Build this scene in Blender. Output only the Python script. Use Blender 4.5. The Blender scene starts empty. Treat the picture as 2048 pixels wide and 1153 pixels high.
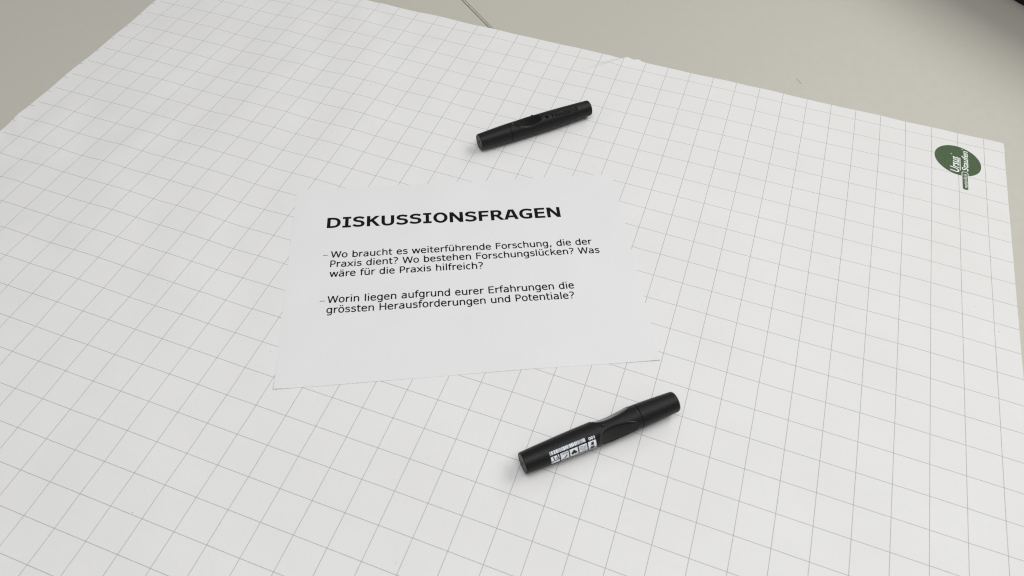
import bpy, bmesh, math, random
from mathutils import Vector, Matrix
import numpy as np
CAM=[2.458321, 0.435209, -0.120961, -10.768748, -27.075303, 19.206165, 1436.273708]
RBF_CENTRES=[(-37,-15),(-37,-12),(-37,-9),(-37,-6),(-37,-3),(-34,-18),(-34,-15),(-34,-12),(-34,-9),(-34,-6),(-34,-3),(-34,0),(-31,-21),(-31,-18),(-31,-15),(-31,-12),(-31,-9),(-31,-6),(-31,-3),(-28,-24),(-28,-21),(-28,-18),(-28,-15),(-28,-12),(-28,-9),(-25,-27),(-25,-24),(-25,-21),(-25,-18),(-25,-15),(-25,-12),(-25,-9),(-25,-6),(-25,-3),(-25,0),(-25,3),(-22,-27),(-22,-24),(-22,-21),(-22,-18),(-22,-15),(-22,-12),(-22,-9),(-22,-6),(-22,-3),(-22,0),(-22,3),(-19,-27),(-19,-24),(-19,-21),(-19,-18),(-19,-12),(-19,-9),(-19,-6),(-19,-3),(-19,0),(-16,-24),(-16,-21),(-16,-18),(-16,-9),(-16,-6),(-16,-3),(-16,0),(-16,3),(-13,-24),(-13,-21),(-13,-18),(-13,-15),(-13,-12),(-13,-9),(-13,-6),(-13,-3),(-13,0),(-13,3),(-10,-24),(-10,-21),(-10,-18),(-10,-15),(-10,-12),(-10,-9),(-10,-6),(-10,-3),(-10,0),(-10,3),(-7,-21),(-7,-18),(-7,-15),(-7,-12),(-7,-9),(-7,-6),(-7,-3),(-7,0),(-7,3),(-4,-21),(-4,-18),(-4,-15),(-4,-12),(-4,-9),(-4,-6),(-4,-3),(-4,0),(-4,3),(-1,-21),(-1,-18),(-1,-15),(-1,-12),(-1,-9),(-1,-6),(-1,-3),(-1,0),(-1,3),(2,-18),(2,-15),(2,-12),(2,-9),(2,-6),(2,-3),(2,0)]
RBF_WEIGHTS=[0.0281,0.0199,-0.0015,0.0275,0.0251,-0.0434,-0.0322,-0.0186,-0.0129,0.0167,0.0016,-0.0108,0.0391,0.0358,0.0402,0.0097,-0.032,-0.0174,-0.0205,-0.043,0.0053,-0.0128,0.0162,0.0337,-0.0075,0.0004,-0.0068,0.0339,-0.0177,-0.0424,-0.0232,-0.0026,0.0596,0.0315,-0.0198,-0.0193,0.015,-0.0013,-0.0039,0.009,0.0374,0.0039,-0.0185,0.0084,-0.0214,-0.0288,-0.0127,-0.0032,-0.0203,-0.0344,-0.0317,-0.0041,-0.0196,-0.0401,-0.0517,-0.0174,0.0062,0.0345,0.026,-0.0154,-0.0161,-0.0169,-0.0013,0.0063,-0.0131,0.0098,0.032,0.0236,-0.0035,-0.0226,-0.0078,-0.0221,0.0079,0.0293,-0.0082,0.0045,0.0146,0.0132,-0.0026,-0.0168,0.0018,-0.0093,0.0457,0.0569,0.002,-0.0051,-0.0105,-0.0181,-0.0212,-0.0003,-0.0168,0.0059,0.019,0.0033,0.0031,0.0032,0.0082,-0.0004,0.009,0.0088,-0.0013,-0.0033,-0.0019,-0.0138,-0.0072,0.0139,0.0034,0.0085,0.0355,0.0377,0.0139,-0.0285,-0.033,-0.0209,-0.0212,-0.0212,-0.0194,-0.0063]
# ---------------------------------------------------------------- camera, world, lamps
CELL = 0.025                       # one printed square of the flipchart paper is 25 mm
sc = bpy.context.scene
COL = sc.collection

def rodrigues(r):
    r = Vector(r); th = r.length
    return Matrix.Rotation(th, 3, r / th)

cam_data = bpy.data.cameras.new('camera')
cam = bpy.data.objects.new('camera', cam_data); COL.objects.link(cam)
Rw = rodrigues(CAM[0:3])           # rows: right, down, forward
right, down, fwd = Vector(Rw[0]), Vector(Rw[1]), Vector(Rw[2])
m3 = Matrix((right, -down, -fwd)).transposed()
cam.matrix_world = Matrix.Translation(Vector(CAM[3:6]) * CELL) @ m3.to_4x4()
cam_data.sensor_width = 36.0
cam_data.lens = CAM[6] / 2048 * 36
cam_data.clip_start = 0.01; cam_data.clip_end = 50
cam_data.dof.use_dof = True
cam_data.dof.focus_distance = 0.80
cam_data.dof.aperture_fstop = 16.0
sc.camera = cam

world = bpy.data.worlds.new('World'); sc.world = world; world.use_nodes = True
bg = world.node_tree.nodes['Background']
bg.inputs['Color'].default_value = (0.97, 0.975, 1.0, 1); bg.inputs['Strength'].default_value = 0.28

def panel(name, loc, target, sx, sy, power, col):
    l = bpy.data.lights.new(name, 'AREA'); l.shape = 'RECTANGLE'; l.size = sx; l.size_y = sy
    l.energy = power; l.color = col
    o = bpy.data.objects.new(name, l); COL.objects.link(o); o.location = loc
    o.rotation_euler = (Vector(target) - Vector(loc)).to_track_quat('-Z', 'Y').to_euler()
    return o
panel('ceiling_lamp', (1.2, 1.0, 2.3), (0.0, 0.1, 0), 2.0, 1.3, 30, (1.0, 0.98, 0.935))
panel('ceiling_lamp', (0.5, 2.4, 1.9), (-0.2, 0.0, 0), 1.3, 0.6, 10, (0.99, 0.99, 1.0))
panel('ceiling_lamp', (-0.15, -0.7, 1.9), (-0.15, -0.35, 0), 1.5, 0.9, 17.5, (0.975, 0.98, 1.0))

sc.view_settings.view_transform = 'Standard'; sc.view_settings.look = 'None'
sc.cycles.filter_width = 1.15
sc.view_settings.exposure = 0.03; sc.view_settings.gamma = 1.0

CASE = (-0.42, 0.22, 0.0, 0.16, 0.155, 0.03)  # bag extents; unseen length and height chosen for the shadow it casts

# ---------------------------------------------------------------- helpers
def link(o, parent=None):
    COL.objects.link(o)
    if parent: o.parent = parent
    return o
def tag(o, label=None, cat=None, group=None, kind=None):
    if label: o['label'] = label
    if cat: o['category'] = cat
    if group: o['group'] = group
    if kind: o['kind'] = kind
    return o
def mesh_obj(name, verts, faces, mats, parent=None, smooth=False, fmat=None):
    me = bpy.data.meshes.new(name); me.from_pydata(verts, [], faces); me.validate()
    for m in (mats if isinstance(mats, (list, tuple)) else [mats]): me.materials.append(m)
    if fmat:
        for p_, i in zip(me.polygons, fmat): p_.material_index = i
    if smooth:
        for p_ in me.polygons: p_.use_smooth = True
    me.update()
    return link(bpy.data.objects.new(name, me), parent)
def empty(name, loc, rot=(0, 0, 0)):
    o = bpy.data.objects.new(name, None); o.location = loc; o.rotation_euler = rot
    o.empty_display_size = 0.02
    return link(o)

class NT:
    """small wrapper for building node materials"""
    def __init__(s, name):
        s.m = bpy.data.materials.new(name); s.m.use_nodes = True
        s.t = s.m.node_tree; s.b = s.t.nodes['Principled BSDF']; s.x = 0
    def n(s, typ, **kw):
        nd = s.t.nodes.new(typ); s.x -= 60; nd.location = (s.x, 0)
        for k, v in kw.items():
            if k.startswith('i_'): nd.inputs[k[2:].replace('_', ' ')].default_value = v
            else: setattr(nd, k, v)
        return nd
    def l(s, a, b): s.t.links.new(a, b)
    def math(s, op, a, b=None, c=None):
        nd = s.n('ShaderNodeMath', operation=op)
        for i, v in enumerate((a, b, c)):
            if v is None: continue
            if isinstance(v, (int, float)): nd.inputs[i].default_value = v
            else: s.l(v, nd.inputs[i])
        return nd.outputs[0]
    def mix(s, f, a, b):
        nd = s.n('ShaderNodeMix', data_type='RGBA')
        if isinstance(f, (int, float)): nd.inputs[0].default_value = f
        else: s.l(f, nd.inputs[0])
        for i, v in ((6, a), (7, b)):
            if isinstance(v, tuple): nd.inputs[i].default_value = (*v, 1)
            else: s.l(v, nd.inputs[i])
        return nd.outputs[2]
    def coord(s): return s.n('ShaderNodeTexCoord').outputs['Object']
    def noise(s, vec, scale, detail=3, rough=0.5):
        nd = s.n('ShaderNodeTexNoise'); nd.inputs['Scale'].default_value = scale
        nd.inputs['Detail'].default_value = detail; nd.inputs['Roughness'].default_value = rough
        s.l(vec, nd.inputs['Vector']); return nd.outputs['Fac']
    def ramp(s, f, lo, hi, a=0.0, b=1.0):
        nd = s.n('ShaderNodeMapRange'); nd.inputs[1].default_value = lo; nd.inputs[2].default_value = hi
        nd.inputs[3].default_value = a; nd.inputs[4].default_value = b
        s.l(f, nd.inputs[0]); return nd.outputs[0]
    def bump(s, h, strength, dist):
        nd = s.n('ShaderNodeBump'); nd.inputs['Strength'].default_value = strength
        nd.inputs['Distance'].default_value = dist; s.l(h, nd.inputs['Height'])
        s.l(nd.outputs[0], s.b.inputs['Normal']); return nd
    def set(s, **kw):
        for k, v in kw.items():
            s.b.inputs[k.replace('_', ' ')].default_value = (*v, 1) if isinstance(v, tuple) and len(v) == 3 else v

# ---------------------------------------------------------------- materials
def specks(k, co, scale, thr, keep):
    """sparse tiny dots: 1 where a dot is"""
    v = k.n('ShaderNodeTexVoronoi'); v.inputs['Scale'].default_value = scale; k.l(co, v.inputs['Vector'])
    near = k.math('LESS_THAN', v.outputs['Distance'], thr)
    sep = k.n('ShaderNodeSeparateColor'); k.l(v.outputs['Color'], sep.inputs[0])
    return k.math('MULTIPLY', near, k.math('LESS_THAN', sep.outputs[0], keep))

def mat_flipchart():
    k = NT('flipchart_paper')
    uv = k.n('ShaderNodeUVMap', uv_map='sheet').outputs[0]      # in printed squares
    sep = k.n('ShaderNodeSeparateXYZ'); k.l(uv, sep.inputs[0]); u, v = sep.outputs[0], sep.outputs[1]
    def line(t, hw):
        fr = k.math('ABSOLUTE', k.math('SUBTRACT', t, k.math('ROUND', t)))
        return k.ramp(fr, hw * 0.6, hw * 1.4, 1.0, 0.0)
    lu = k.math('MULTIPLY', line(u, 0.0078), k.math('GREATER_THAN', u, -36.2))
    lv = line(v, 0.0078)
    body = k.math('GREATER_THAN', u, -36.79)
    lv = k.math('MULTIPLY', lv, body)
    tick = k.math('MULTIPLY', line(k.math('ADD', v, 0.285), 0.011), k.math('LESS_THAN', u, -36.80))
    co = k.coord()
    lines = k.math('MAXIMUM', k.math('MAXIMUM', lu, lv), tick)
    ink = k.ramp(k.noise(co, 1400, 2), 0.3, 0.7, 0.72, 1.0)
    lines = k.math('MULTIPLY', lines, ink)
    fine = k.noise(co, 900, 4, 0.7); cloud = k.noise(co, 14, 3, 0.55); mid = k.noise(co, 160, 4, 0.6)
    base = k.mix(k.ramp(cloud, 0.3, 0.7), (0.80, 0.794, 0.774), (0.832, 0.827, 0.809))
    base = k.mix(k.ramp(fine, 0.25, 0.75, 0, 0.22), base, (0.70, 0.70, 0.68))
    base = k.mix(k.ramp(mid, 0.35, 0.75, 0, 0.16), base, (0.74, 0.74, 0.72))
    col = k.mix(lines, base, (0.30, 0.30, 0.295))
    d1 = specks(k, co, 55, 0.022, 0.42); d2 = specks(k, co, 130, 0.05, 0.16)
    col = k.mix(k.math('MULTIPLY', d1, 0.75), col, (0.16, 0.15, 0.14))
    col = k.mix(k.math('MULTIPLY', d2, 0.22), col, (0.35, 0.34, 0.32))
    k.l(col, k.b.inputs['Base Color']); k.set(Roughness=0.72)
    k.b.inputs['Specular IOR Level'].default_value = 0.28
    h = k.math('ADD', k.math('MULTIPLY', fine, 0.5), k.math('MULTIPLY', mid, 1.0))
    k.bump(h, 0.35, 0.00045)
    return k.m

def mat_office():
    k = NT('office_paper'); co = k.coord()
    fine = k.noise(co, 1500, 3, 0.6); cloud = k.noise(co, 22, 2, 0.5)
    base = k.mix(k.ramp(cloud, 0.3, 0.7), (0.788, 0.788, 0.790), (0.803, 0.803, 0.805))
    base = k.mix(k.ramp(fine, 0.3, 0.8, 0, 0.12), base, (0.72, 0.72, 0.735))
    d1 = specks(k, co, 48, 0.02, 0.22)
    base = k.mix(k.math('MULTIPLY', d1, 0.5), base, (0.3, 0.3, 0.3))
    k.l(base, k.b.inputs['Base Color']); k.set(Roughness=0.6)
    k.b.inputs['Specular IOR Level'].default_value = 0.35
    k.bump(fine, 0.25, 0.0003)
    return k.m

def mat_table():
    k = NT('laminate'); co = k.coord()
    fine = k.noise(co, 700, 4, 0.75); mid = k.noise(co, 90, 3, 0.6); big = k.noise(co, 5, 2)
    base = k.mix(k.ramp(fine, 0.3, 0.7), (0.505, 0.487, 0.418), (0.58, 0.562, 0.49))
    base = k.mix(k.ramp(mid, 0.4, 0.8, 0, 0.25), base, (0.48, 0.462, 0.40))
    base = k.mix(k.ramp(big, 0.35, 0.65, 0, 0.3), base, (0.545, 0.523, 0.447))
    d = specks(k, co, 26, 0.012, 0.35)
    base = k.mix(k.math('MULTIPLY', d, 0.5), base, (0.2, 0.19, 0.16))
    k.l(base, k.b.inputs['Base Color'])
    k.l(k.ramp(mid, 0.3, 0.7, 0.40, 0.5), k.b.inputs['Roughness'])
    k.b.inputs['Specular IOR Level'].default_value = 0.45
    k.bump(fine, 0.3, 0.0004)
    return k.m

def mat_plastic(name, c, rough, bump, spec=0.5):
    k = NT(name); co = k.coord()
    fine = k.noise(co, 2600, 3, 0.6); mid = k.noise(co, 260, 3, 0.6)
    base = k.mix(k.ramp(mid, 0.3, 0.75), c, tuple(x * 1.35 for x in c))
    k.l(base, k.b.inputs['Base Color'])
    k.l(k.ramp(mid, 0.3, 0.7, rough - 0.04, rough + 0.05), k.b.inputs['Roughness'])
    k.b.inputs['Specular IOR Level'].default_value = spec
    if bump: k.bump(fine, bump, 0.0003)
    return k.m
def mat_ink(name, c, rough=0.6, var=0.15):
    k = NT(name); co = k.coord()
    n = k.noise(co, 2200, 3, 0.7)
    k.l(k.mix(k.ramp(n, 0.3, 0.75), c, tuple(min(1, x * (1 + var) + 0.004) for x in c)), k.b.inputs['Base Color'])
    k.set(Roughness=rough)
    k.b.inputs['Specular IOR Level'].default_value = 0.3
    return k.m
def mat_green():
    k = NT('green_ink'); co = k.coord()
    n = k.noise(co, 650, 5, 0.8)
    k.l(k.mix(k.ramp(n, 0.35, 0.68), (0.042, 0.086, 0.032), (0.074, 0.134, 0.054)), k.b.inputs['Base Color'])
    k.set(Roughness=0.6); k.b.inputs['Specular IOR Level'].default_value = 0.3
    return k.m

M_flip, M_off, M_table = mat_flipchart(), mat_office(), mat_table()
M_body = mat_plastic('black_matte_plastic', (0.0062, 0.0062, 0.0065), 0.42, 0.35, 0.26)
M_gloss = mat_plastic('black_glossy_plastic', (0.002, 0.002, 0.0023), 0.22, 0, 0.36)
M_plug = mat_plastic('grey_plastic', (0.040, 0.040, 0.041), 0.45, 0.2, 0.5)
M_plug2 = mat_plastic('dark_grey_plastic', (0.024, 0.024, 0.025), 0.45, 0.2, 0.5)
M_lip = mat_plastic('glossy_lip_plastic', (0.006, 0.006, 0.0066), 0.16, 0, 0.7)
M_hole = mat_plastic('hole_shade_print_black', (0.003, 0.003, 0.003), 0.6, 0)  # pin hole shade put into the colour; also joint ring and printed marks
M_toner = mat_ink('black_toner', (0.0035, 0.0035, 0.004), 0.6)
M_toner.node_tree.nodes['Principled BSDF'].inputs['Specular IOR Level'].default_value = 0.12
M_white = mat_ink('white_print', (0.82, 0.85, 0.90), 0.5, 0.1)
M_emboss = mat_plastic('black_gloss_print', (0.0015, 0.0015, 0.0015), 0.75, 0, 0.1)
M_green = mat_green()
M_pale = mat_ink('paper_white_print', (0.80, 0.82, 0.78), 0.6, 0.05)
M_case = mat_plastic('black_fabric', (0.008, 0.008, 0.009), 0.75, 0.4, 0.3)
M_gap = mat_plastic('gap_shade', (0.16, 0.15, 0.125), 0.7, 0)  # softened shade of the table gap put into a tan colour
M_band = mat_plastic('edge_band_plastic', (0.40, 0.385, 0.31), 0.45, 0.2)
M_fibre = mat_ink('brown_fibre', (0.26, 0.24, 0.19))

# ---------------------------------------------------------------- height of the wavy sheet
TZ = -0.055                         # table top, in squares
import numpy as np
RC = np.array(RBF_CENTRES, float); RW = np.array(RBF_WEIGHTS)
def sheet_z(u, y):
    """height (in squares) of the flipchart sheet above world zero; arrays in, array out"""
    u = np.atleast_1d(np.asarray(u, float)); y = np.atleast_1d(np.asarray(y, float))
    z = np.zeros(len(u))
    for (a, b), w in zip(RC, RW): z += w * np.exp(-((u - a) ** 2 + (y - b) ** 2) / (2 * 2.85 ** 2))
    h = z - TZ
    h = 0.03 * np.logaddexp(0, h / 0.03)                      # never under the table
    e = np.minimum.reduce([0.66 - y, u + 36.97, 0.78 - u, np.full(len(u), 9.0)])
    h *= 0.30 + 0.70 * np.clip(e / 3.0, 0, 1) ** 0.8            # edges lie closer to the table
    # fine ripples of paper that was rolled up
    h += 0.004 * np.sin(0.9 * u + 0.35 * y + 1.2 * np.sin(0.31 * y)) * np.clip(e, 0, 1)
    h += 0.0028 * np.sin(1.7 * u - 1.1 * y + 2.0 * np.sin(0.43 * u))
    h += 0.0022 * np.sin(2.9 * y + 0.7 * u + 1.5 * np.sin(0.8 * u))
    # slack, slightly crumpled area on the left and along the far edge
    amp = np.clip((-14 - u) / 14, 0, 1) * np.clip(e / 1.0, 0.25, 1) + 0.7 * np.clip((y + 3) / 3, 0, 1) + 0.12
    q = np.sin(1.05 * u + 0.9 * y + 1.7 * np.sin(0.37 * u - 0.5 * y)) * np.sin(0.55 * u - 1.25 * y + 1.3 * np.sin(0.6 * y + 0.2 * u))
    q += 0.55 * np.sin(2.1 * u - 0.4 * y + 2.2 * np.sin(0.5 * y + 1)) * np.sin(1.9 * y + 0.8 * u + 1.4 * np.sin(0.7 * u))
    h += 0.013 * amp * q
    band = np.clip((-12 - u) / 12, 0, 1) * np.clip((y + 22) / 8, 0, 1) * np.clip(e / 1.2, 0.2, 1)
    h += 0.018 * band * np.sin(1.55 * u + 0.55 * y + 1.1 * np.sin(0.42 * y + 0.2 * u))
    h += 0.010 * band * np.sin(2.7 * u - 0.3 * y + 1.6 * np.sin(0.33 * y - 0.4 * u) + 1.0)
    # crease running in from the far edge, and small dents beside it
    def ridge(x0, y0, x1, y1, wd, amp):
        dx, dy = x1 - x0, y1 - y0; L2 = dx * dx + dy * dy
        t = ((u - x0) * dx + (y - y0) * dy) / L2; tc = np.clip(t, 0, 1)
        d = np.hypot(u - x0 - tc * dx, y - y0 - tc * dy)
        return amp * np.exp(-(d / wd) ** 2) * (1 - 0.75 * tc)
    h += ridge(-14.75, 0.72, -16.3, -0.75, 0.13, 0.13)
    h += ridge(-14.35, 0.70, -15.6, -0.30, 0.11, 0.08)
    h -= ridge(-15.15, 0.72, -16.0, 0.10, 0.12, 0.05)
    h += ridge(-26.9, 0.66, -25.0, -0.5, 0.22, 0.030)
    h += ridge(0.8, 0.2, -1.4, 0.55, 0.3, 0.03)
    h += ridge(-37.0, -13.3, -35.6, -13.9, 0.22, 0.045)
    h += ridge(-37.0, -11.9, -36.0, -13.2, 0.25, 0.04)
    h += 0.012 * np.exp(-((u + 10.2) ** 2 + (y + 2.2) ** 2) / 3.0)
    return TZ + 0.006 + np.maximum(h, 0.0)
def sz(u, y): return float(sheet_z(u, y)[0])

# ---------------------------------------------------------------- the two tables pushed together
seam_a = Vector((-23.57, 2.42)); seam_b = Vector((-21.515, 0.735))
sd = (seam_b - seam_a).normalized(); sn = Vector((-sd.y, sd.x))      # sn points to the right-hand table side
if sn.x < 0: sn = -sn
def P2(along, across): q = seam_a + sd * along + sn * across; return (q.x * CELL, q.y * CELL)
def slab(name, corners, ztop, thick, mat, parent, bevel=0.0008):
    bm = bmesh.new()
    vs = [bm.verts.new((x, y, ztop)) for x, y in corners]
    f = bm.faces.new(vs)
    if f.normal.z < 0 or f.calc_area() == 0: f.normal_flip()
    f.normal_update()
    if f.normal.z < 0: f.normal_flip()
    r = bmesh.ops.extrude_face_region(bm, geom=[f])
    bmesh.ops.translate(bm, vec=(0, 0, -thick), verts=[v for v in r['geom'] if isinstance(v, bmesh.types.BMVert)])
    # the extruded copy is the underside: flip so that outside stays outside
    bmesh.ops.recalc_face_normals(bm, faces=bm.faces[:])
    bmesh.ops.bevel(bm, geom=[e for e in bm.edges], offset=bevel, segments=2, profile=0.5, affect='EDGES')
    me = bpy.data.meshes.new(name); bm.to_mesh(me); bm.free(); me.materials.append(mat)
    for p_ in me.polygons: p_.use_smooth = False
    return link(bpy.data.objects.new(name, me), parent)
zt = TZ * CELL
L0, L1 = -70, 70
def table(name, side, label):
    t = empty(name, (0, 0, 0))
    tag(t, label, 'table', 'tables pushed together under the paper')
    s = side
    gap, band = 0.018, 0.105          # in squares: half gap and width of the plastic edge band
    a, b = s * gap, s * (gap + band)
    far = s * 75
    if s > 0:
        slab('edge_band', [P2(L0, a), P2(L1, a), P2(L1, b), P2(L0, b)], zt, 0.025, M_band, t, 0.0005)
        slab('tabletop', [P2(L0, b + 0.014), P2(L1, b + 0.014), P2(L1, far), P2(L0, far)], zt, 0.025, M_table, t, 0.0004)
    else:
        slab('tabletop', [P2(L0, a), P2(L1, a), P2(L1, far), P2(L0, far)], zt, 0.025, M_table, t, 0.0007)
    if s > 0: slab('gap_shade_strip', [P2(L0, -gap + 0.001), P2(L1, -gap + 0.001), P2(L1, a - 0.001), P2(L0, a - 0.001)], zt - 0.0004, 0.02, M_gap, t, 0.0001)  # added strip, stands in for the shade of the open gap
    return t
table('table', -1, 'pale grey-beige laminate table on the left of the table joint, under most of the paper')
table('table', 1, 'pale grey-beige laminate table on the right of the table joint, its plastic edge band showing')

# small curved fibre lying on the right-hand table
def tube(name, pts, r, mat, parent=None, seg=8):
    V, F = [], []
    n = len(pts)
    for i, q in enumerate(pts):
        q = Vector(q); t = (Vector(pts[min(i + 1, n - 1)]) - Vector(pts[max(i - 1, 0)])).normalized()
        a = t.cross(Vector((0, 0, 1))).normalized(); b = t.cross(a)
        rr = r * (0.35 + 0.65 * math.sin(math.pi * (i + 0.5) / n))
        for j in range(seg):
            an = 2 * math.pi * j / seg
            V.append(tuple(q + a * (rr * math.cos(an)) + b * (rr * math.sin(an))))
    for i in range(n - 1):
        for j in range(seg):
            F.append((i * seg + j, i * seg + (j + 1) % seg, (i + 1) * seg + (j + 1) % seg, (i + 1) * seg + j))
    F.append(tuple(range(seg))[::-1]); F.append(tuple((n - 1) * seg + j for j in range(seg)))
    return mesh_obj(name, V, F, mat, parent, True)
pts = []
for i in range(9):
    t = i / 8
    pts.append(((-7.60 + 0.26 * t + 0.03 * math.sin(3 * t)) * CELL, (2.03 - 0.33 * t - 0.06 * math.sin(3.1 * t)) * CELL, zt + 0.0002))
tag(tube('fibre', pts, 0.00016, M_fibre), 'tiny dark curved fibre lying on the bare table beyond the paper', 'fibre')

# ---------------------------------------------------------------- flipchart sheet
def grid_sheet(name, us, ys, zf, mat, parent, thick, uvname=None, xf=None):
    nu, ny = len(us), len(ys)
    UU, YY = np.meshgrid(us, ys, indexing='ij')
    U, Y = UU.ravel(), YY.ravel()
    if xf: X, Yw = xf(U, Y)
    else: X, Yw = U, Y
    Z = zf(X, Yw)
    top = np.c_[X * CELL, Yw * CELL, Z * CELL]
    bot = top.copy(); bot[:, 2] -= thick
    V = np.r_[top, bot].tolist(); N = nu * ny
    F = []
    for i in range(nu - 1):
        for j in range(ny - 1):
            a, b, c, d = i * ny + j, (i + 1) * ny + j, (i + 1) * ny + j + 1, i * ny + j + 1
            F.append((a, b, c, d)); F.append((N + a, N + d, N + c, N + b))
    rim = [i * ny for i in range(nu)] + [(nu - 1) * ny + j for j in range(1, ny)] \
        + [i * ny + ny - 1 for i in range(nu - 2, -1, -1)] + [j for j in range(ny - 2, 0, -1)]
    k0 = len(V); m_ = len(rim); V += [V[a] for a in rim] + [V[N + a] for a in rim]
    for i in range(m_):
        j = (i + 1) % m_; F.append((k0 + i, k0 + m_ + i, k0 + m_ + j, k0 + j))
    o = mesh_obj(name, V, F, mat, parent, False)
    me = o.data
    nf = 2 * (nu - 1) * (ny - 1)
    for i, p_ in enumerate(me.polygons): p_.use_smooth = i < nf
    if uvname:
        uvl = me.uv_layers.new(name=uvname)
        idx = np.zeros(len(me.loops), np.int32); me.loops.foreach_get('vertex_index', idx)
        UY = np.c_[U, Y]; W2 = np.r_[UY, UY, UY[rim], UY[rim]][idx]
        uvl.data.foreach_set('uv', W2.astype(np.float32).ravel())
    # crisp border between smooth sheet and flat rim
    me.update()
    return o
# the outline wobbles a little, as cut and rolled paper does
def flip_xf(U, Y):
    e_top = np.clip(1 - (0.66 - Y) / 0.6, 0, 1)
    Y2 = Y + e_top * (0.009 * np.sin(1.3 * U) + 0.006 * np.sin(2.9 * U + 1) - 0.05 * np.exp(-((U + 14.95) / 0.35) ** 2)
                      + 0.03 * np.exp(-((U + 14.3) / 0.4) ** 2) + 0.045 * np.exp(-((U + 24.0) / 0.8) ** 2) - 0.03 * np.exp(-((U + 1.0) / 0.9) ** 2))
    e_l = np.clip(1 - (U + 36.97) / 0.15, 0, 1)
    U2 = U + e_l * (0.03 * np.sin(0.8 * Y) + 0.015 * np.sin(2.3 * Y))
    return U2, Y2
us = np.unique(np.r_[np.arange(-36.97, -36.6, 0.07), np.linspace(-36.6, -18, 150), np.linspace(-18, -13, 64), np.linspace(-13, 0.78, 110)])
ys = np.unique(np.r_[np.linspace(-38, -29, 40), np.linspace(-29, -2.0, 170), np.linspace(-2.0, 0.645, 46)])
flip = empty('flipchart_sheet', (0, 0, 0))
tag(flip, 'large white flipchart sheet printed with a grey square grid and a green oval logo', 'flipchart paper')
grid_sheet('sheet', us, ys, sheet_z, M_flip, flip, 0.00012, 'sheet', flip_xf)

# ---------------------------------------------------------------- flat print helpers
def refine(verts2, faces, maxlen):
    """split long edges so flat print can follow a curved surface"""
    bm = bmesh.new()
    vs = [bm.verts.new((x, y, z)) for x, y, z in verts2]
    for f in faces:
        try: bm.faces.new([vs[i] for i in f])
        except ValueError: pass
    for _ in range(6):
        es = [e for e in bm.edges if e.calc_length() > maxlen]
        if not es: break
        bmesh.ops.subdivide_edges(bm, edges=es, cuts=1, use_grid_fill=False)
        bmesh.ops.triangulate(bm, faces=[f for f in bm.faces if len(f.verts) > 4])
    bm.verts.index_update()
    V = [tuple(v.co) for v in bm.verts]; F = [tuple(v.index for v in f.verts) for f in bm.faces]
    bm.free(); return V, F

_cache = {}
def font_mesh(text, bold=0.0, spacing=1.0):
    """outline of a word in the built-in font, as flat verts and faces, cap height about 0.7"""
    key = (text, bold, spacing)
    if key in _cache: return _cache[key]
    c = bpy.data.curves.new('word', 'FONT'); c.body = text; c.offset = bold; c.space_character = spacing
    c.resolution_u = 3
    o = bpy.data.objects.new('word', c); COL.objects.link(o)
    dg = bpy.context.evaluated_depsgraph_get(); dg.update()
    me = o.evaluated_get(dg).to_mesh()
    V = [tuple(v.co) for v in me.vertices]; F = [tuple(p_.vertices) for p_ in me.polygons]
    o.evaluated_get(dg).to_mesh_clear()
    bpy.data.objects.remove(o); bpy.data.curves.remove(c)
    _cache[key] = (V, F); return V, F
def fit_box(V, x0, x1, y0, y1, shear=0.0, capref=None):
    xs = [v[0] for v in V]; ysv = [v[1] for v in V]
    ax, bx = min(xs), max(xs)
    ay, by = capref if capref else (min(ysv), max(ysv))
    H = (y1 - y0)
    W = (x1 - x0) - abs(shear) * H
    out = []
    for v in V:
        yy = y0 + (v[1] - ay) / (by - ay) * H
        out.append((x0 + (v[0] - ax) / (bx - ax) * W + shear * (yy - y0), yy, 0.0))
    return out

# stroke alphabet with wide humanist proportions, 1000 units to the em
def cub(p0, p1, p2, p3, n=8):
    return [tuple((1 - t) ** 3 * a + 3 * (1 - t) ** 2 * t * b + 3 * (1 - t) * t * t * c + t ** 3 * d
                  for a, b, c, d in zip(p0, p1, p2, p3)) for t in [i / n for i in range(1, n + 1)]]
def path(start, *segs):
    pts = [start]
    for s in segs:
        if len(s) == 2: pts.append(s)
        else: pts += cub(pts[-1], (s[0], s[1]), (s[2], s[3]), (s[4], s[5]))
    return pts
def ell(cx, cy, rx, ry, a0=0, a1=360, n=30):
    return [(cx + rx * math.cos(math.radians(a0 + (a1 - a0) * i / n)), cy + ry * math.sin(math.radians(a0 + (a1 - a0) * i / n))) for i in range(n + 1)]
DOT = 'dot'
def uml(cx): return [(DOT, (cx - 98, 660), (cx - 98, 758)), (DOT, (cx + 98, 660), (cx + 98, 758))]
arch = lambda top: [[(127, 0), (127, top)], path((127, 400), (185, 480, 255, 510, 330, 510), (450, 510, 508, 440, 508, 330), (508, 0))]
u_ = [[(506, 548), (506, 0)], path((125, 548), (125, 215), (125, 100, 185, 38, 305, 38), (385, 38, 450, 75, 506, 145))]
a_ = [path((112, 468), (180, 502, 240, 510, 290, 510), (410, 510, 465, 460, 465, 360), (465, 0)),
      path((465, 318), (300, 312, 95, 298, 95, 160), (95, 70, 160, 35, 235, 35), (330, 35, 410, 80, 465, 140))]
o_ = [ell(303, 274, 211, 247)]
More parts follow.
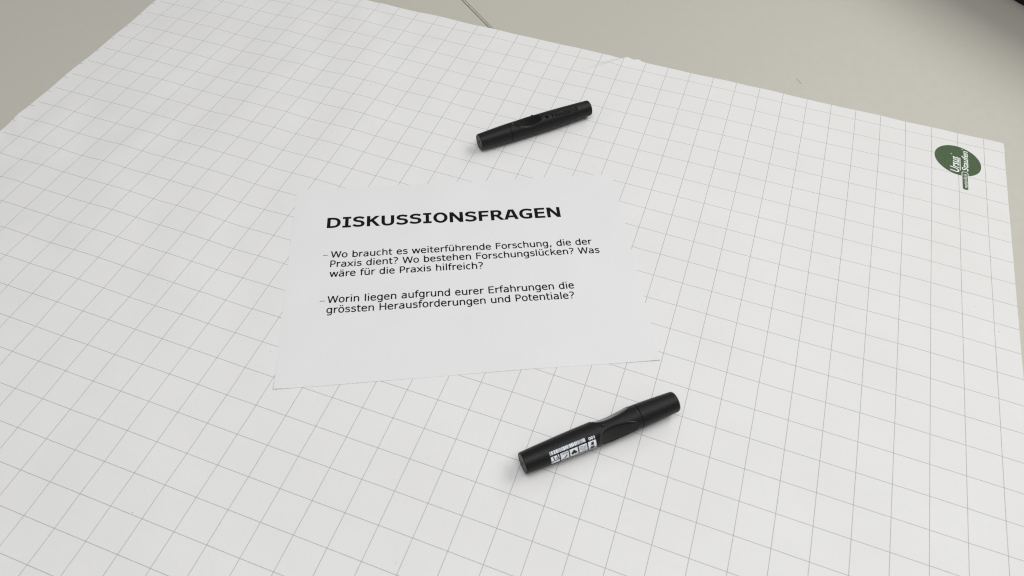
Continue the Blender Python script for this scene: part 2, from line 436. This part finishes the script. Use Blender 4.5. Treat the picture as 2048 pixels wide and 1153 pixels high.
GLY = {
 'i': (274, [[(137, 0), (137, 548)], (DOT, (137, 665), (137, 765))]), 'l': (274, [[(137, 0), (137, 760)]]),
 'h': (633, arch(760)), 'n': (633, arch(548)), 'u': (633, u_), 'ü': (633, u_ + uml(316)),
 'r': (427, [[(127, 0), (127, 548)], path((127, 360), (200, 462, 290, 508, 420, 500))]),
 't': (394, [path((150, 705), (150, 170), (150, 70, 190, 38, 280, 38), (372, 46)), [(20, 508), (370, 508)]]),
 'f': (352, [path((150, 0), (150, 560), (150, 680, 205, 722, 300, 722), (375, 714)), [(25, 508), (345, 508)]]),
 'o': (607, o_), 'ö': (607, o_ + uml(303)), 'b': (623, [[(127, 0), (127, 760)], ell(330, 274, 200, 247)]),
 'd': (623, [[(496, 0), (496, 760)], ell(293, 274, 200, 247)]), 'c': (521, [ell(296, 274, 206, 247, 50, 310)]),
 'e': (596, [[(92, 292), (505, 292)], ell(300, 274, 208, 247, 4, 270, 26) + cub((300, 27), (400, 30), (470, 55), (528, 98))]),
 'a': (601, a_), 'ä': (601, a_ + uml(300)),
 's': (521, [path((445, 452), (390, 492, 330, 510, 265, 510), (160, 510, 108, 465, 108, 408), (108, 330, 180, 315, 262, 298), (360, 278, 425, 250, 425, 160), (425, 80, 350, 38, 245, 38), (170, 38, 110, 62, 60, 97))]),
 'g': (623, [ell(293, 282, 200, 239), path((496, 548), (496, -10), (496, -110, 430, -170, 300, -170), (230, -170, 170, -155, 115, -135))]),
 'k': (592, [[(127, 0), (127, 760)], [(135, 235), (500, 548)], [(255, 340), (538, 0)]]),
 'x': (592, [[(62, 548), (530, 0)], [(530, 548), (62, 0)]]),
 'w': (818, [[(60, 548), (225, 0)], [(225, 0), (409, 548)], [(409, 548), (593, 0)], [(593, 0), (758, 548)]]),
 'W': (989, [[(60, 727), (265, 0)], [(265, 0), (494, 727)], [(494, 727), (724, 0)], [(724, 0), (929, 727)]]),
 'P': (603, [[(130, 0), (130, 727)], path((130, 687), (330, 687), (460, 687, 515, 610, 515, 503), (515, 385, 440, 315, 320, 315), (130, 315))]),
 'F': (575, [[(130, 0), (130, 727)], [(130, 687), (560, 687)], [(130, 390), (515, 390)]]),
 'E': (632, [[(130, 0), (130, 727)], [(130, 687), (575, 687)], [(130, 385), (550, 385)], [(130, 40), (575, 40)]]),
 'H': (751, [[(130, 0), (130, 727)], [(621, 0), (621, 727)], [(130, 385), (621, 385)]]),
 ',': (364, [[(198, 125), (135, -130)]]),
 '?': (545, [path((75, 655), (140, 688, 190, 692, 245, 692), (370, 692, 440, 640, 440, 545), (440, 400, 228, 400, 228, 205)), (DOT, (228, 0), (228, 100))]),
 ' ': (352, []),
}
GLB = {
 'D': (830, [[(161, 0), (161, 727)], path((161, 662), (320, 662), (560, 662, 692, 560, 692, 363), (692, 165, 560, 65, 320, 65), (161, 65))]),
 'I': (546, [[(273, 0), (273, 727)], [(50, 672), (496, 672)], [(50, 55), (496, 55)]]),
 'S': (710, [path((612, 588), (530, 642, 440, 668, 360, 668), (215, 668, 142, 610, 142, 535), (142, 440, 240, 420, 360, 395), (490, 370, 575, 320, 575, 212), (575, 110, 480, 60, 340, 60), (235, 60, 150, 95, 68, 152))]),
 'K': (771, [[(161, 0), (161, 727)], [(215, 310), (640, 727)], [(335, 430), (675, 0)]]),
 'U': (812, [path((157, 727), (157, 300), (157, 130, 250, 60, 406, 60), (562, 60, 655, 130, 655, 300), (655, 727))]),
 'O': (850, [ell(425, 363, 292, 310)]),
 'N': (846, [[(155, 0), (155, 727)], [(691, 0), (691, 727)], [(150, 727), (696, 0)]]),
 'F': (650, [[(161, 0), (161, 727)], [(161, 662), (620, 662)], [(161, 375), (575, 375)]]),
 'R': (782, [[(161, 0), (161, 727)], path((161, 662), (385, 662), (520, 662, 572, 600, 572, 505), (572, 400, 500, 335, 370, 335), (161, 335)), [(385, 340), (695, 0)]]),
 'A': (776, [[(95, 0), (335, 727)], [(441, 727), (681, 0)], [(190, 215), (585, 215)]]),
 'G': (811, [path((735, 588), (640, 645, 560, 668, 460, 668), (260, 668, 142, 550, 142, 363), (142, 170, 265, 60, 460, 60), (560, 60, 620, 72, 658, 92), (658, 330)), [(430, 330), (743, 330)]]),
 'E': (683, [[(161, 0), (161, 727)], [(161, 662), (635, 662)], [(161, 375), (600, 375)], [(161, 65), (635, 65)]]),
}
def stroke(pts, wv, wh, clip_y=None):
    n = len(pts); closed = n > 3 and math.dist(pts[0], pts[-1]) < 1
    V = []
    for i in range(n):
        if closed and i in (0, n - 1): a, b = pts[n - 2], pts[1]
        else: a, b = pts[max(i - 1, 0)], pts[min(i + 1, n - 1)]
        dx, dy = b[0] - a[0], b[1] - a[1]; L = math.hypot(dx, dy) or 1; dx /= L; dy /= L
        w = math.sqrt((wv * dy) ** 2 + (wh * dx) ** 2) / 2
        V.append((pts[i][0] - dy * w, pts[i][1] + dx * w)); V.append((pts[i][0] + dy * w, pts[i][1] - dx * w))
    F = [(2 * i, 2 * i + 1, 2 * i + 3, 2 * i + 2) for i in range(n - 1)]
    return V, F
def slant_fix(pts, wv, wh):
    """a straight diagonal ends in horizontal cuts, not square ones"""
    (x0, y0), (x1, y1) = pts
    dx, dy = x1 - x0, y1 - y0; L = math.hypot(dx, dy)
    w = math.sqrt((wv * dy / L) ** 2 + (wh * dx / L) ** 2)
    hx = w / 2 / (abs(dy) / L)
    return [(x0 - hx, y0), (x0 + hx, y0), (x1 + hx, y1), (x1 - hx, y1)], [(0, 1, 2, 3)]
def typeset(text, table_, wv, wh, dotw):
    """flat verts (units of 1/1000 em, z = layer index) and faces of one line of text"""
    V, F = [], []; x = 0; layer = 0
    for ch in text:
        adv, strokes = table_[ch]
        for s in strokes:
            if s and s[0] == DOT: v, f = stroke([s[1], s[2]], dotw, dotw)
            elif len(s) == 2 and abs(s[0][0] - s[1][0]) > 1 and abs(s[0][1] - s[1][1]) > 1: v, f = slant_fix(s, wv, wh)
            else: v, f = stroke(s, wv, wh)
            k = len(V); V += [(a + x, b, layer) for a, b in v]; F += [tuple(i + k for i in q) for q in f]
            layer = (layer + 1) % 6
        x += adv
    return V, F

# ---------------------------------------------------------------- logo printed on the flipchart sheet
def on_sheet(V, lift, layer_h=0.0):
    """(u, y, layer) in squares -> metres, just above the sheet"""
    X = np.array([v[0] for v in V]); Y = np.array([v[1] for v in V]); Ly = np.array([v[2] for v in V])
    Z = sheet_z(X, Y)
    return np.c_[X * CELL, Y * CELL, Z * CELL + lift + Ly * layer_h].tolist()
def fan(outline):
    cx = sum(p_[0] for p_ in outline) / len(outline); cy = sum(p_[1] for p_ in outline) / len(outline)
    V = [(cx, cy, 0)]; F = []; n = len(outline); R = 8
    for k in range(1, R + 1):
        for x, y in outline: V.append((cx + (x - cx) * k / R, cy + (y - cy) * k / R, 0))
    for i in range(n):
        F.append((0, 1 + i, 1 + (i + 1) % n))
        for k in range(R - 1):
            a = 1 + k * n; b = a + n
            F.append((a + i, b + i, b + (i + 1) % n, a + (i + 1) % n))
    return V, F
th = math.atan2(0.68649, -0.72714)
oval = []
for i in range(96):
    t = 2 * math.pi * i / 96; a, b = 0.897 * math.cos(t), 0.845 * math.sin(t)
    oval.append((-1.017 + a * math.cos(th) - b * math.sin(th), -1.148 + a * math.sin(th) + b * math.cos(th)))
logo_parts = []
V, F = fan(oval)
lg = mesh_obj('logo_oval', on_sheet(V, 0.00005), F, M_green, flip)
def pill(x0, x1, y0, y1, r, n=10):
    o = []
    for cx, cy, a0 in ((x1 - r, y1 - r, 0), (x0 + r, y1 - r, 90), (x0 + r, y0 + r, 180), (x1 - r, y0 + r, 270)):
        for i in range(n + 1):
            a = math.radians(a0 + 90 * i / n); o.append((cx + r * math.cos(a), cy + r * math.sin(a)))
    return o
V, F = fan(pill(-0.888, -0.638, -2.80, -1.755, 0.085)); V = [v for v in V]
# pale outline only where the tab overlaps the oval
V, F = fan(pill(-0.888, -0.638, -2.13, -1.755, 0.085))
mesh_obj('logo_tab_outline', on_sheet(V, 0.00010), F, M_pale, flip)
V, F = fan(pill(-0.862, -0.664, -2.785, -1.785, 0.065))
mesh_obj('logo_tab', on_sheet(V, 0.00015), F, M_green, flip)
def logo_word(text, x0, x1, base, cap, bold, shear, capref):
    """reads along +y, letters stand towards -x"""
    V, F = font_mesh(text, bold)
    V = fit_box(V, x0, x1, 0, abs(base - cap), shear, capref)
    W = [(base - v[1], v[0], v[2]) for v in V]
    return refine(W, F, 0.35)
for nm, (t, x0, x1, base, cap, bold, sh, cr) in {
        'logo_word_upper': ('Ursus', -1.90, -0.93, -0.985, -1.31, 0.020, 0.18, (0, 0.68)),
        'logo_word_lower': ('Staufen', -1.70, -0.46, -0.640, -0.868, 0.020, 0.15, (0, 0.68)),
        'logo_tab_word': ('natürlich', -2.68, -1.87, -0.690, -0.83, 0.006, 0.15, (0, 0.70))}.items():
    V, F = logo_word(t, x0, x1, base, cap, bold, sh, cr)
    mesh_obj(nm, on_sheet(V, 0.00020), F, M_pale, flip)
V = [(-0.955, -1.72, 0), (-0.925, -1.74, 0), (-0.925, -1.0, 0), (-0.96, -0.98, 0)]
V, F = refine(V, [(0, 1, 2, 3)], 0.3)
mesh_obj('logo_underline', on_sheet(V, 0.00020), F, M_pale, flip)
for (x, y) in ((-1.262, -0.845), (-0.835, -0.405)):
    V, F = fan([(x + 0.035 * math.cos(a * math.pi / 8), y + 0.035 * math.sin(a * math.pi / 8)) for a in range(16)])
    mesh_obj('logo_registered_mark', on_sheet(V, 0.00018), F, mat_ink('pale_green_print', (0.36, 0.48, 0.35)) if 'pale_green_print' not in bpy.data.materials else bpy.data.materials['pale_green_print'], flip)

# ---------------------------------------------------------------- A4 page with the questions
A4C = Vector((-17.198, -13.038)); A4A = math.radians(25.219)
def a4_to_world(x, y):            # page millimetres -> squares
    x = np.asarray(x, float) / 25; y = np.asarray(y, float) / 25
    return A4C.x + x * math.cos(A4A) - y * math.sin(A4A), A4C.y + x * math.sin(A4A) + y * math.cos(A4A)
def a4_z_local(x, y):             # page millimetres -> height in squares
    X, Y = a4_to_world(x, y)
    X = np.atleast_1d(X); Y = np.atleast_1d(Y); x = np.atleast_1d(x); y = np.atleast_1d(y)
    z = sheet_z(X, Y) + 0.006
    def lift(cx, cy, amp, s): return amp * np.exp(-np.hypot(x - cx, y - cy) / s)
    z += lift(-148.5, -105, 0.035, 9) + lift(148.5, -105, 0.030, 12)
    z += 0.004 * np.exp(-((y + 104) / 7) ** 2) * (1 + np.sin(x / 17))
    z += 0.004 * np.sin(x / 23 + 1) * np.sin(y / 31)
    return z
page = empty('printed_page', (0, 0, 0))
tag(page, 'white A4 page with bold black heading and two questions, lying on the grid paper', 'page')
xs = np.unique(np.r_[np.linspace(-148.5, 148.5, 120)]); yy = np.unique(np.r_[np.linspace(-105, 105, 86)])
def a4_grid():
    nu, ny = len(xs), len(yy)
    XX, YY = np.meshgrid(xs, yy, indexing='ij'); x, y = XX.ravel(), YY.ravel()
    X, Y = a4_to_world(x, y); Z = a4_z_local(x, y)
    top = np.c_[X * CELL, Y * CELL, Z * CELL]; bot = top.copy(); bot[:, 2] -= 0.0001
    V = np.r_[top, bot].tolist(); N = nu * ny; F = []
    for i in range(nu - 1):
        for j in range(ny - 1):
            a, b, c, d = i * ny + j, (i + 1) * ny + j, (i + 1) * ny + j + 1, i * ny + j + 1
            F.append((a, b, c, d)); F.append((N + a, N + d, N + c, N + b))
    nf = len(F)
    rim = [i * ny for i in range(nu)] + [(nu - 1) * ny + j for j in range(1, ny)] \
        + [i * ny + ny - 1 for i in range(nu - 2, -1, -1)] + [j for j in range(ny - 2, 0, -1)]
    k0 = len(V); m_ = len(rim); V += [V[a] for a in rim] + [V[N + a] for a in rim]
    for i in range(m_):
        j = (i + 1) % m_; F.append((k0 + i, k0 + m_ + i, k0 + m_ + j, k0 + j))
    o = mesh_obj('sheet', V, F, M_off, page)
    for i, p_ in enumerate(o.data.polygons): p_.use_smooth = i < nf
a4_grid()
def on_page(V, lift=0.00004, layer_h=0.000006):
    x = np.array([v[0] for v in V]); y = np.array([v[1] for v in V]); ly = np.array([v[2] for v in V])
    X, Y = a4_to_world(x, y); Z = a4_z_local(x, y)
    return np.c_[X * CELL, Y * CELL, Z * CELL + lift + ly * layer_h].tolist()
def print_line(text, table_, wv, wh, dotw, em, x0, x1, y0, y1):
    """baseline from (x0,y0) to (x1,y1) in page millimetres; x0 and x1 are the ink ends"""
    V, F = typeset(text, table_, wv, wh, dotw)
    a = min(v[0] for v in V); b = max(v[0] for v in V)
    sx = (x1 - x0) / (b - a); sy = em / 1000
    out = []
    for vx, vy, l in V:
        x = x0 + (vx - a) * sx; out.append((x, y0 + (y1 - y0) * (x - x0) / (x1 - x0) + vy * sy, l))
    return out, F
def join(parts):
    V, F = [], []
    for v, f in parts:
        k = len(V); V += v; F += [tuple(i + k for i in q) for q in f]
    return V, F
EM = 9.88
def dash(x0, x1, y): return [(x0, y - 0.26, 0), (x1, y - 0.26, 0), (x1, y + 0.26, 0), (x0, y + 0.26, 0)], [(0, 1, 2, 3)]
H_ = print_line('DISKUSSIONSFRAGEN', GLB, 180, 138, 170, 17.0, -118.3, 92.2, 55.6, 53.4)
V, F = H_; V, F = refine([(v[0], v[1], v[2]) for v in V], F, 14)
mesh_obj('heading', on_page(V), F, M_toner, page)
REG = (GLY, 122, 106, 126, EM)
V, F = join([dash(-119.6, -115.0, 23.6),
             print_line('Wo braucht es weiterführende Forschung, die der', *REG, -113.0, 115.0, 20.7, 18.6),
             print_line('Praxis dient? Wo bestehen Forschungslücken? Was', *REG, -112.9, 120.1, 10.3, 8.3),
             print_line('wäre für die Praxis hilfreich?', *REG, -113.0, 17.3, -0.3, -1.5)])
V, F = refine(V, F, 14); mesh_obj('question', on_page(V), F, M_toner, page)
V, F = join([dash(-119.3, -115.2, -25.2),
             print_line('Worin liegen aufgrund eurer Erfahrungen die', *REG, -113.2, 92.0, -27.7, -29.2),
             print_line('grössten Herausforderungen und Potentiale?', *REG, -113.3, 90.7, -38.1, -39.7)])
V, F = refine(V, F, 14); mesh_obj('question', on_page(V), F, M_toner, page)

# ---------------------------------------------------------------- felt markers
MM = 0.001
PROF = [(0.0, 7.75), (9, 8.15), (18, 8.45), (30, 8.85), (42, 9.15), (52, 9.25), (62, 9.3), (80, 9.25), (91, 9.1),
        (96, 8.98), (103, 8.75), (111, 8.35), (118, 8.0), (122.8, 7.7)]
def r0(s):
    for (a, ra), (b, rb) in zip(PROF, PROF[1:]):
        if s <= b: t = (s - a) / (b - a); return ra + (rb - ra) * t
    return PROF[-1][1]
def r0s(s): return (r0(max(0, s - 4)) + 2 * r0(s) + r0(min(122.8, s + 4))) / 4
DENTS = (0, 120); D0, D1 = 56.0, 87.5
def flat(s):                      # distance of the scooped grip surface from the axis
    if s <= D0 or s >= D1: return 99
    t = (s - D0) / (D1 - D0)
    k = t ** 0.75
    return r0s(s) - 2.75 * (math.sin(math.pi * k) ** 0.85) * (1 - 0.12 * t)
def rad(s, th):                   # th in degrees, dents centred on DENTS
    r = r0s(s); d = flat(s)
    if d < 90:
        for c in DENTS:
            a = (th - c + 180) % 360 - 180
            if abs(a) < 58:
                cut = d / math.cos(math.radians(a)); r = min(r, cut)
    return r
def surf(s, th, lift=0.0, r=None):
    r = (rad(s, th) if r is None else r) + lift; a = math.radians(th)
    return (s * MM, r * math.sin(a) * MM, r * math.cos(a) * MM)
def revolve(name, rows, seg, mat, parent, closed_ends=True):
    V, F = [], []
    n = len(rows)
    for (s, rf) in rows:
        for j in range(seg):
            th_ = 360 * j / seg; V.append(surf(s, th_, 0, rf(th_) if callable(rf) else rf))
    for i in range(n - 1):
        for j in range(seg): F.append((i * seg + j, (i + 1) * seg + j, (i + 1) * seg + (j + 1) % seg, i * seg + (j + 1) % seg))
    if closed_ends:
        F.append(tuple(range(seg))); F.append(tuple((n - 1) * seg + j for j in range(seg))[::-1])
    o = mesh_obj(name, V, F, mat, parent, True)
    for p_ in o.data.polygons[-2 if closed_ends else 0:]:
        if closed_ends: p_.use_smooth = False
    return o
def wrap(name, V, F, mat, parent, fx, lift, maxlen=0.8):
    """flat print in mm -> marker skin; fx turns (x, y) into (s, theta)"""
    V, F = refine(V, F, maxlen)
    out = []
    for x, y, z in V:
        s_, th_ = fx(x, y); out.append(surf(s_, th_, lift + z * 0.02, r0s(s_)))
    return mesh_obj(name, out, F, mat, parent)

def marker(loc, rotz, roll, label, with_print, plug_mat):
    t = empty('marker_pen', loc, (0, 0, rotz))
    tag(t, label, 'marker', 'black felt markers on the grid paper')
    def child(o): o.rotation_euler = (math.radians(-roll), 0, 0); return o
    SEG = 144
    rows = [(0.75, 5.9), (0.3, 6.9), (0.0, 7.25), (0.12, 7.6), (0.5, 7.78), (1.1, lambda a: r0s(1.1))]
    s = 2.0
    while s < 90.6:
        rows.append((s, (lambda ss: (lambda a: rad(ss, a)))(s)))
        s += 0.45 if D0 - 1 < s < D1 + 1 else 2.0
    rows += [(90.5, lambda a: r0s(90.5)), (90.75, 8.95), (90.8, 8.0)]
    child(revolve('barrel', rows, SEG, M_body, t))
    rows = [(91.05, 7.9), (91.1, 8.92), (91.35, 9.12), (92.2, lambda a: r0s(92))]
    s = 94.0
    while s < 121.6: rows.append((s, (lambda ss: (lambda a: r0s(ss)))(s))); s += 2.0
    rows += [(121.7, lambda a: r0s(121.7)), (122.3, 7.62), (122.75, 7.3), (122.8, 7.0), (122.5, 6.7), (122.05, 6.4)]
    child(revolve('cap', rows, SEG, M_body, t))
    child(revolve('joint_ring', [(90.6, 8.6), (91.3, 8.6)], 96, M_hole, t, False))
    # end discs, slightly sunk, with a moulded ring and a pin hole
    def plug(s_face, sg):
        V, F = [], []; prof = [(6.75, 0.9), (6.6, 0.35), (5.2, 0.30), (5.0, 0.55), (4.8, 0.30), (2.1, 0.26), (1.9, 0.42), (1.2, 0.42), (1.05, 1.6), (0.0, 1.6)]
        seg = 64
        for r, dpt in prof:
            for j in range(seg):
                a = 2 * math.pi * j / seg; V.append(((s_face + sg * dpt) * MM, r * math.sin(a) * MM, r * math.cos(a) * MM))
        for i in range(len(prof) - 1):
            for j in range(seg): F.append((i * seg + j, (i + 1) * seg + j, (i + 1) * seg + (j + 1) % seg, i * seg + (j + 1) % seg))
        fm = []
        for i in range(len(prof) - 1): fm += [1 if i >= 7 else 0] * seg
        o = mesh_obj('end_plug', V, F, [plug_mat if sg > 0 else M_plug2, M_hole], t, False, fm)
        child(o)
    plug(-0.12, 1); plug(122.9, -1)
    # two glossy thumb pads lying in the scoops
    for c in DENTS:
        V, F = [], []; ns, nt = 48, 20
        for i in range(ns + 1):
            s = D0 + 1.0 + (D1 - D0 - 2.2) * i / ns
            R_, d = r0s(s), flat(s)
            ph = math.degrees(math.acos(min(1, d / R_))) if d < R_ else 0.5
            ph = max(ph * 0.90 - 1.2, 0.3)
            for j in range(nt + 1):
                q = (j / nt * 2 - 1); a = q * ph; rr = d / math.cos(math.radians(a))
                lift = 0.20 + 0.05 * (1 - q * q) - (0.30 if abs(q) > 0.97 else 0)
                lift *= min(1, 6 * i / ns, 6 * (ns - i) / ns)
                V.append(surf(s, c + a, 0, rr + lift + 0.03))
        for i in range(ns):
            for j in range(nt):
                k = i * (nt + 1) + j; F.append((k, k + nt + 1, k + nt + 2, k + 1))
        child(mesh_obj('grip_pad', V, F, M_gloss, t, True))
        # thin raised lip round the scoop
        lip = []
        for sgn in (1, -1):
            for i in range(ns + 1):
                ii = i if sgn > 0 else ns - i
                s = D0 + 0.35 + (D1 - D0 - 0.7) * ii / ns; R_, d = r0s(s), flat(s)
                ph = math.degrees(math.acos(min(1, d / R_))) if d < R_ else 0.0
                lip.append(surf(s, c + sgn * (ph + 0.3), 0, R_ - 0.02))
        V, F = [], []; n = len(lip); sg = 6
        for i, q in enumerate(lip):
            q = Vector(q); tg = (Vector(lip[(i + 1) % n]) - Vector(lip[i - 1])).normalized()
            out = Vector((0, q.y, q.z)).normalized(); b = tg.cross(out).normalized()
            for j in range(sg):
                an = 2 * math.pi * j / sg; V.append(tuple(q + out * (0.00024 * math.cos(an)) + b * (0.00030 * math.sin(an))))
        for i in range(n):
            for j in range(sg): F.append((i * sg + j, i * sg + (j + 1) % sg, ((i + 1) % n) * sg + (j + 1) % sg, ((i + 1) % n) * sg + j))
        child(mesh_obj('grip_rim', V, F, M_lip, t, True))
    # small round nub on the ridge between two scoops
    V, F = [], []; n, m = 20, 6; c0 = Vector(surf(61.6, 60, -0.25)); out = Vector((0, c0.y, c0.z)).normalized()
    side = Vector((1, 0, 0)); b = out.cross(side)
    for i in range(m + 1):
        a = math.pi / 2 * i / m
        for j in range(n):
            e = 2 * math.pi * j / n
            V.append(tuple(c0 + (side * math.cos(e) + b * math.sin(e)) * (0.00125 * math.cos(a)) + out * (0.00125 * math.sin(a))))
    for i in range(m):
        for j in range(n): F.append((i * n + j, i * n + (j + 1) % n, (i + 1) * n + (j + 1) % n, (i + 1) * n + j))
    child(mesh_obj('nub', V, F, M_gloss, t, True))
    return t, child

def rect(x0, y0, x1, y1, z=0): return [(x0, y0, z), (x1, y0, z), (x1, y1, z), (x0, y1, z)], [(0, 1, 2, 3)]
def poly(pts, z=0):
    return [(x, y, z) for x, y in pts], [tuple(range(len(pts)))]
def seg2(x0, y0, x1, y1, w, z=0):
    dx, dy = x1 - x0, y1 - y0; L = math.hypot(dx, dy); nx, ny = -dy / L * w / 2, dx / L * w / 2
    return [(x0 + nx, y0 + ny, z), (x0 - nx, y0 - ny, z), (x1 - nx, y1 - ny, z), (x1 + nx, y1 + ny, z)], [(0, 1, 2, 3)]

# lower marker: barrel end near, cap to the right; measured axis ends in squares
def place(q0, q1, rmax_mm):
    a = Vector(q0) * CELL; b = Vector(q1) * CELL; d = b - a
    return a, math.atan2(d.y, d.x), d
zc2 = 9.3 * MM
z2 = max(sz(-12.9 + 3.57 * f, -19.2 + 3.37 * f) for f in (0.2, 0.4, 0.5, 0.6, 0.75)) * CELL + zc2
mk2, ch2 = marker((-12.9158 * CELL, -19.2029 * CELL, z2), math.atan2(-15.8358 + 19.2029, -9.3446 + 12.9159), -60,
    'black felt marker below the page, white barcode and pictograms on its barrel', True, M_plug)
q0 = Vector((-15.4545, -3.6877)); q1 = Vector((-18.8752, -7.2103))
z1 = max(sz(q0.x + (q1.x - q0.x) * f, q0.y + (q1.y - q0.y) * f) for f in (0.2, 0.4, 0.5, 0.6, 0.75)) * CELL + zc2
mk1, ch1 = marker((q0.x * CELL, q0.y * CELL, z1), math.atan2(q1.y - q0.y, q1.x - q0.x), -112,
    'black felt marker above the page, only dark lettering on its barrel, cap pointing left', False, M_plug2)

# print on the lower marker; x runs towards the cap, y towards the far side (the print stands upside down)
fx2 = lambda x, y: (18.4 + x, -20 + math.degrees(y / r0s(18.4 + x)))
def flip_word(text, x0, x1, y0, y1, bold=0.02, z=0):
    V, F = font_mesh(text, bold); V = fit_box(V, -x1, -x0, -y1, -y0)
    return [(-v[0], -v[1], z) for v in V], F
rnd = random.Random(4)
bars = []; x = 0.0
while x < 27.0:
    w = rnd.choice((0.22, 0.3, 0.45, 0.7, 1.0)); bars.append(rect(x, -2.55, min(x + w, 27.1), 0)); x += w + rnd.choice((0.16, 0.2, 0.3, 0.45))
V, F = join(bars); wrap('barcode', V, F, M_white, mk2, fx2, 0.03)
V, F = flip_word('100', 29.6, 34.4, -2.9, -0.75, 0.03); wrap('number', V, F, M_white, mk2, fx2, 0.03)
S_ = 6.1; YB = -9.9
for i in range(5):
    x0 = 0.05 + 7.08 * i
    P_ = lambda a, b: (x0 + a * S_, YB + b * S_)
    V, F = rect(x0, YB, x0 + S_, YB + S_)
    sq = wrap('pictogram', V, F, M_white, mk2, fx2, 0.03)
    if i == 0:
        g = [seg2(*P_(.30, .95), *P_(.42, .33), .75, 0), seg2(*P_(.36, .33), *P_(.97, .47), .75, 1), rect(*P_(.60, .58), *P_(.76, .74), 0),
             rect(*P_(.02, .24), *P_(.25, .40), 0), seg2(*P_(.78, 1.0), *P_(.95, .40), .7, 2)]
    elif i == 1:
        g = [seg2(*P_(.46, .18), *P_(.80, .56), .95, 0), seg2(*P_(.12, .05), *P_(.46, .18), .35, 1), flip_word('REFILL', *[P_(.08, 0)[0], P_(.92, 0)[0], P_(0, .72)[1], P_(0, .92)[1]], 0.02)]
    elif i == 2:
        h = []
        for k in range(40):
            a = 2 * math.pi * k / 40; hx = 16 * math.sin(a) ** 3; hy = 13 * math.cos(a) - 5 * math.cos(2 * a) - 2 * math.cos(3 * a) - math.cos(4 * a)
            h.append(P_(.5 - hx / 44, .50 - hy / 44))
        V, F = fan(h); g = [(V, F)]
    elif i == 3:
        g = []
        for q in (.42, .60, .78):
            for k in range(8):
                f = lambda t: P_(.08 + .84 * t, q + .07 * math.sin(2 * math.pi * t * 1.1 + .5))
                g.append(seg2(*f(k / 8), *f((k + 1) / 8), .32, k % 3))
        g.append(flip_word('AQUA', P_(.2, 0)[0], P_(.85, 0)[0], P_(0, .08)[1], P_(0, .25)[1], 0.02))
    else:
        g = [poly([P_(.32, .48), P_(.66, .44), P_(.72, .88), P_(.40, .84)]), rect(*P_(.22, .02), *P_(.74, .26), 0), rect(*P_(.30, .30), *P_(.72, .35), 1)]
    V, F = join(g); wrap('pictogram_mark', V, F, M_hole, sq, fx2, 0.07)
V, F = flip_word('Neuland GmbH & Co. KG', 8.0, 34.8, -12.4, -10.7, 0.02); wrap('maker_line', V, F, M_white, mk2, fx2, 0.03)

# dark lettering on the upper marker; it reads from the cap towards the barrel end
fx1 = lambda x, y: (45.3 - x, 38 - math.degrees(y / r0s(45.3 - x)))
V, F = font_mesh('Neuland', 0.02); V = fit_box(V, 0, 29.0, 0, 4.3, 0, (0, 0.70)); wrap('lettering', V, F, M_emboss, mk1, fx1, 0.03)
h = [(-5.2 + 1.9 * math.cos(t * math.pi / 12), 2.2 + 1.9 * math.sin(t * math.pi / 12) * (1 if t < 13 else .7)) for t in range(24)]
V, F = fan(h); wrap('emblem', V, F, M_emboss, mk1, fx1, 0.03)

# ---------------------------------------------------------------- black bag at the far right corner, unseen bulk shaped for its shadow
def bag():
    t = empty('bag', (0.120, 0.245, 0), (0, 0, math.radians(-40)))
    tag(t, 'black bag on the bare table, tip showing in the top right corner, unseen bulk shaped for its shadow', 'bag')
    x0, x1, y0, y1, H, R = CASE
    V, F = [], []; n = 12; levels = [(0.0, 0.003), (0.003, 0.0), (0.02, -0.004), (0.045, -0.014), (0.07, -0.024), (0.10, -0.028), (0.13, -0.022), (H - 0.008, -0.008), (H, 0.008)]  # unseen sides bulge outward to deepen the shade on the table
    def ring(z, ins):
        o = pill(x0 + ins, x1 - ins, y0 + ins, y1 - ins, R - ins, n); return [(x, y, z) for x, y in o]
    rings = [ring(z + zt, i) for z, i in levels]; m = len(rings[0])
    for r_ in rings: V += r_
    for i in range(len(rings) - 1):
        for j in range(m): F.append((i * m + j, i * m + (j + 1) % m, (i + 1) * m + (j + 1) % m, (i + 1) * m + j))
    F.append(tuple(range(m))[::-1]); F.append(tuple((len(rings) - 1) * m + j for j in range(m)))
    mesh_obj('shell', V, F, M_case, t, True)
    z = 0.095 + zt; o = pill(x0 - .0272, x1 + .0272, y0 - .0272, y1 + .0272, R + .0272, n)
    V = [(x, y, z - .003) for x, y in o] + [(x, y, z + .003) for x, y in o]; m = len(o)
    mesh_obj('zip', V, [(j, (j + 1) % m, m + (j + 1) % m, m + j) for j in range(m)], M_gloss, t, True)
bag()
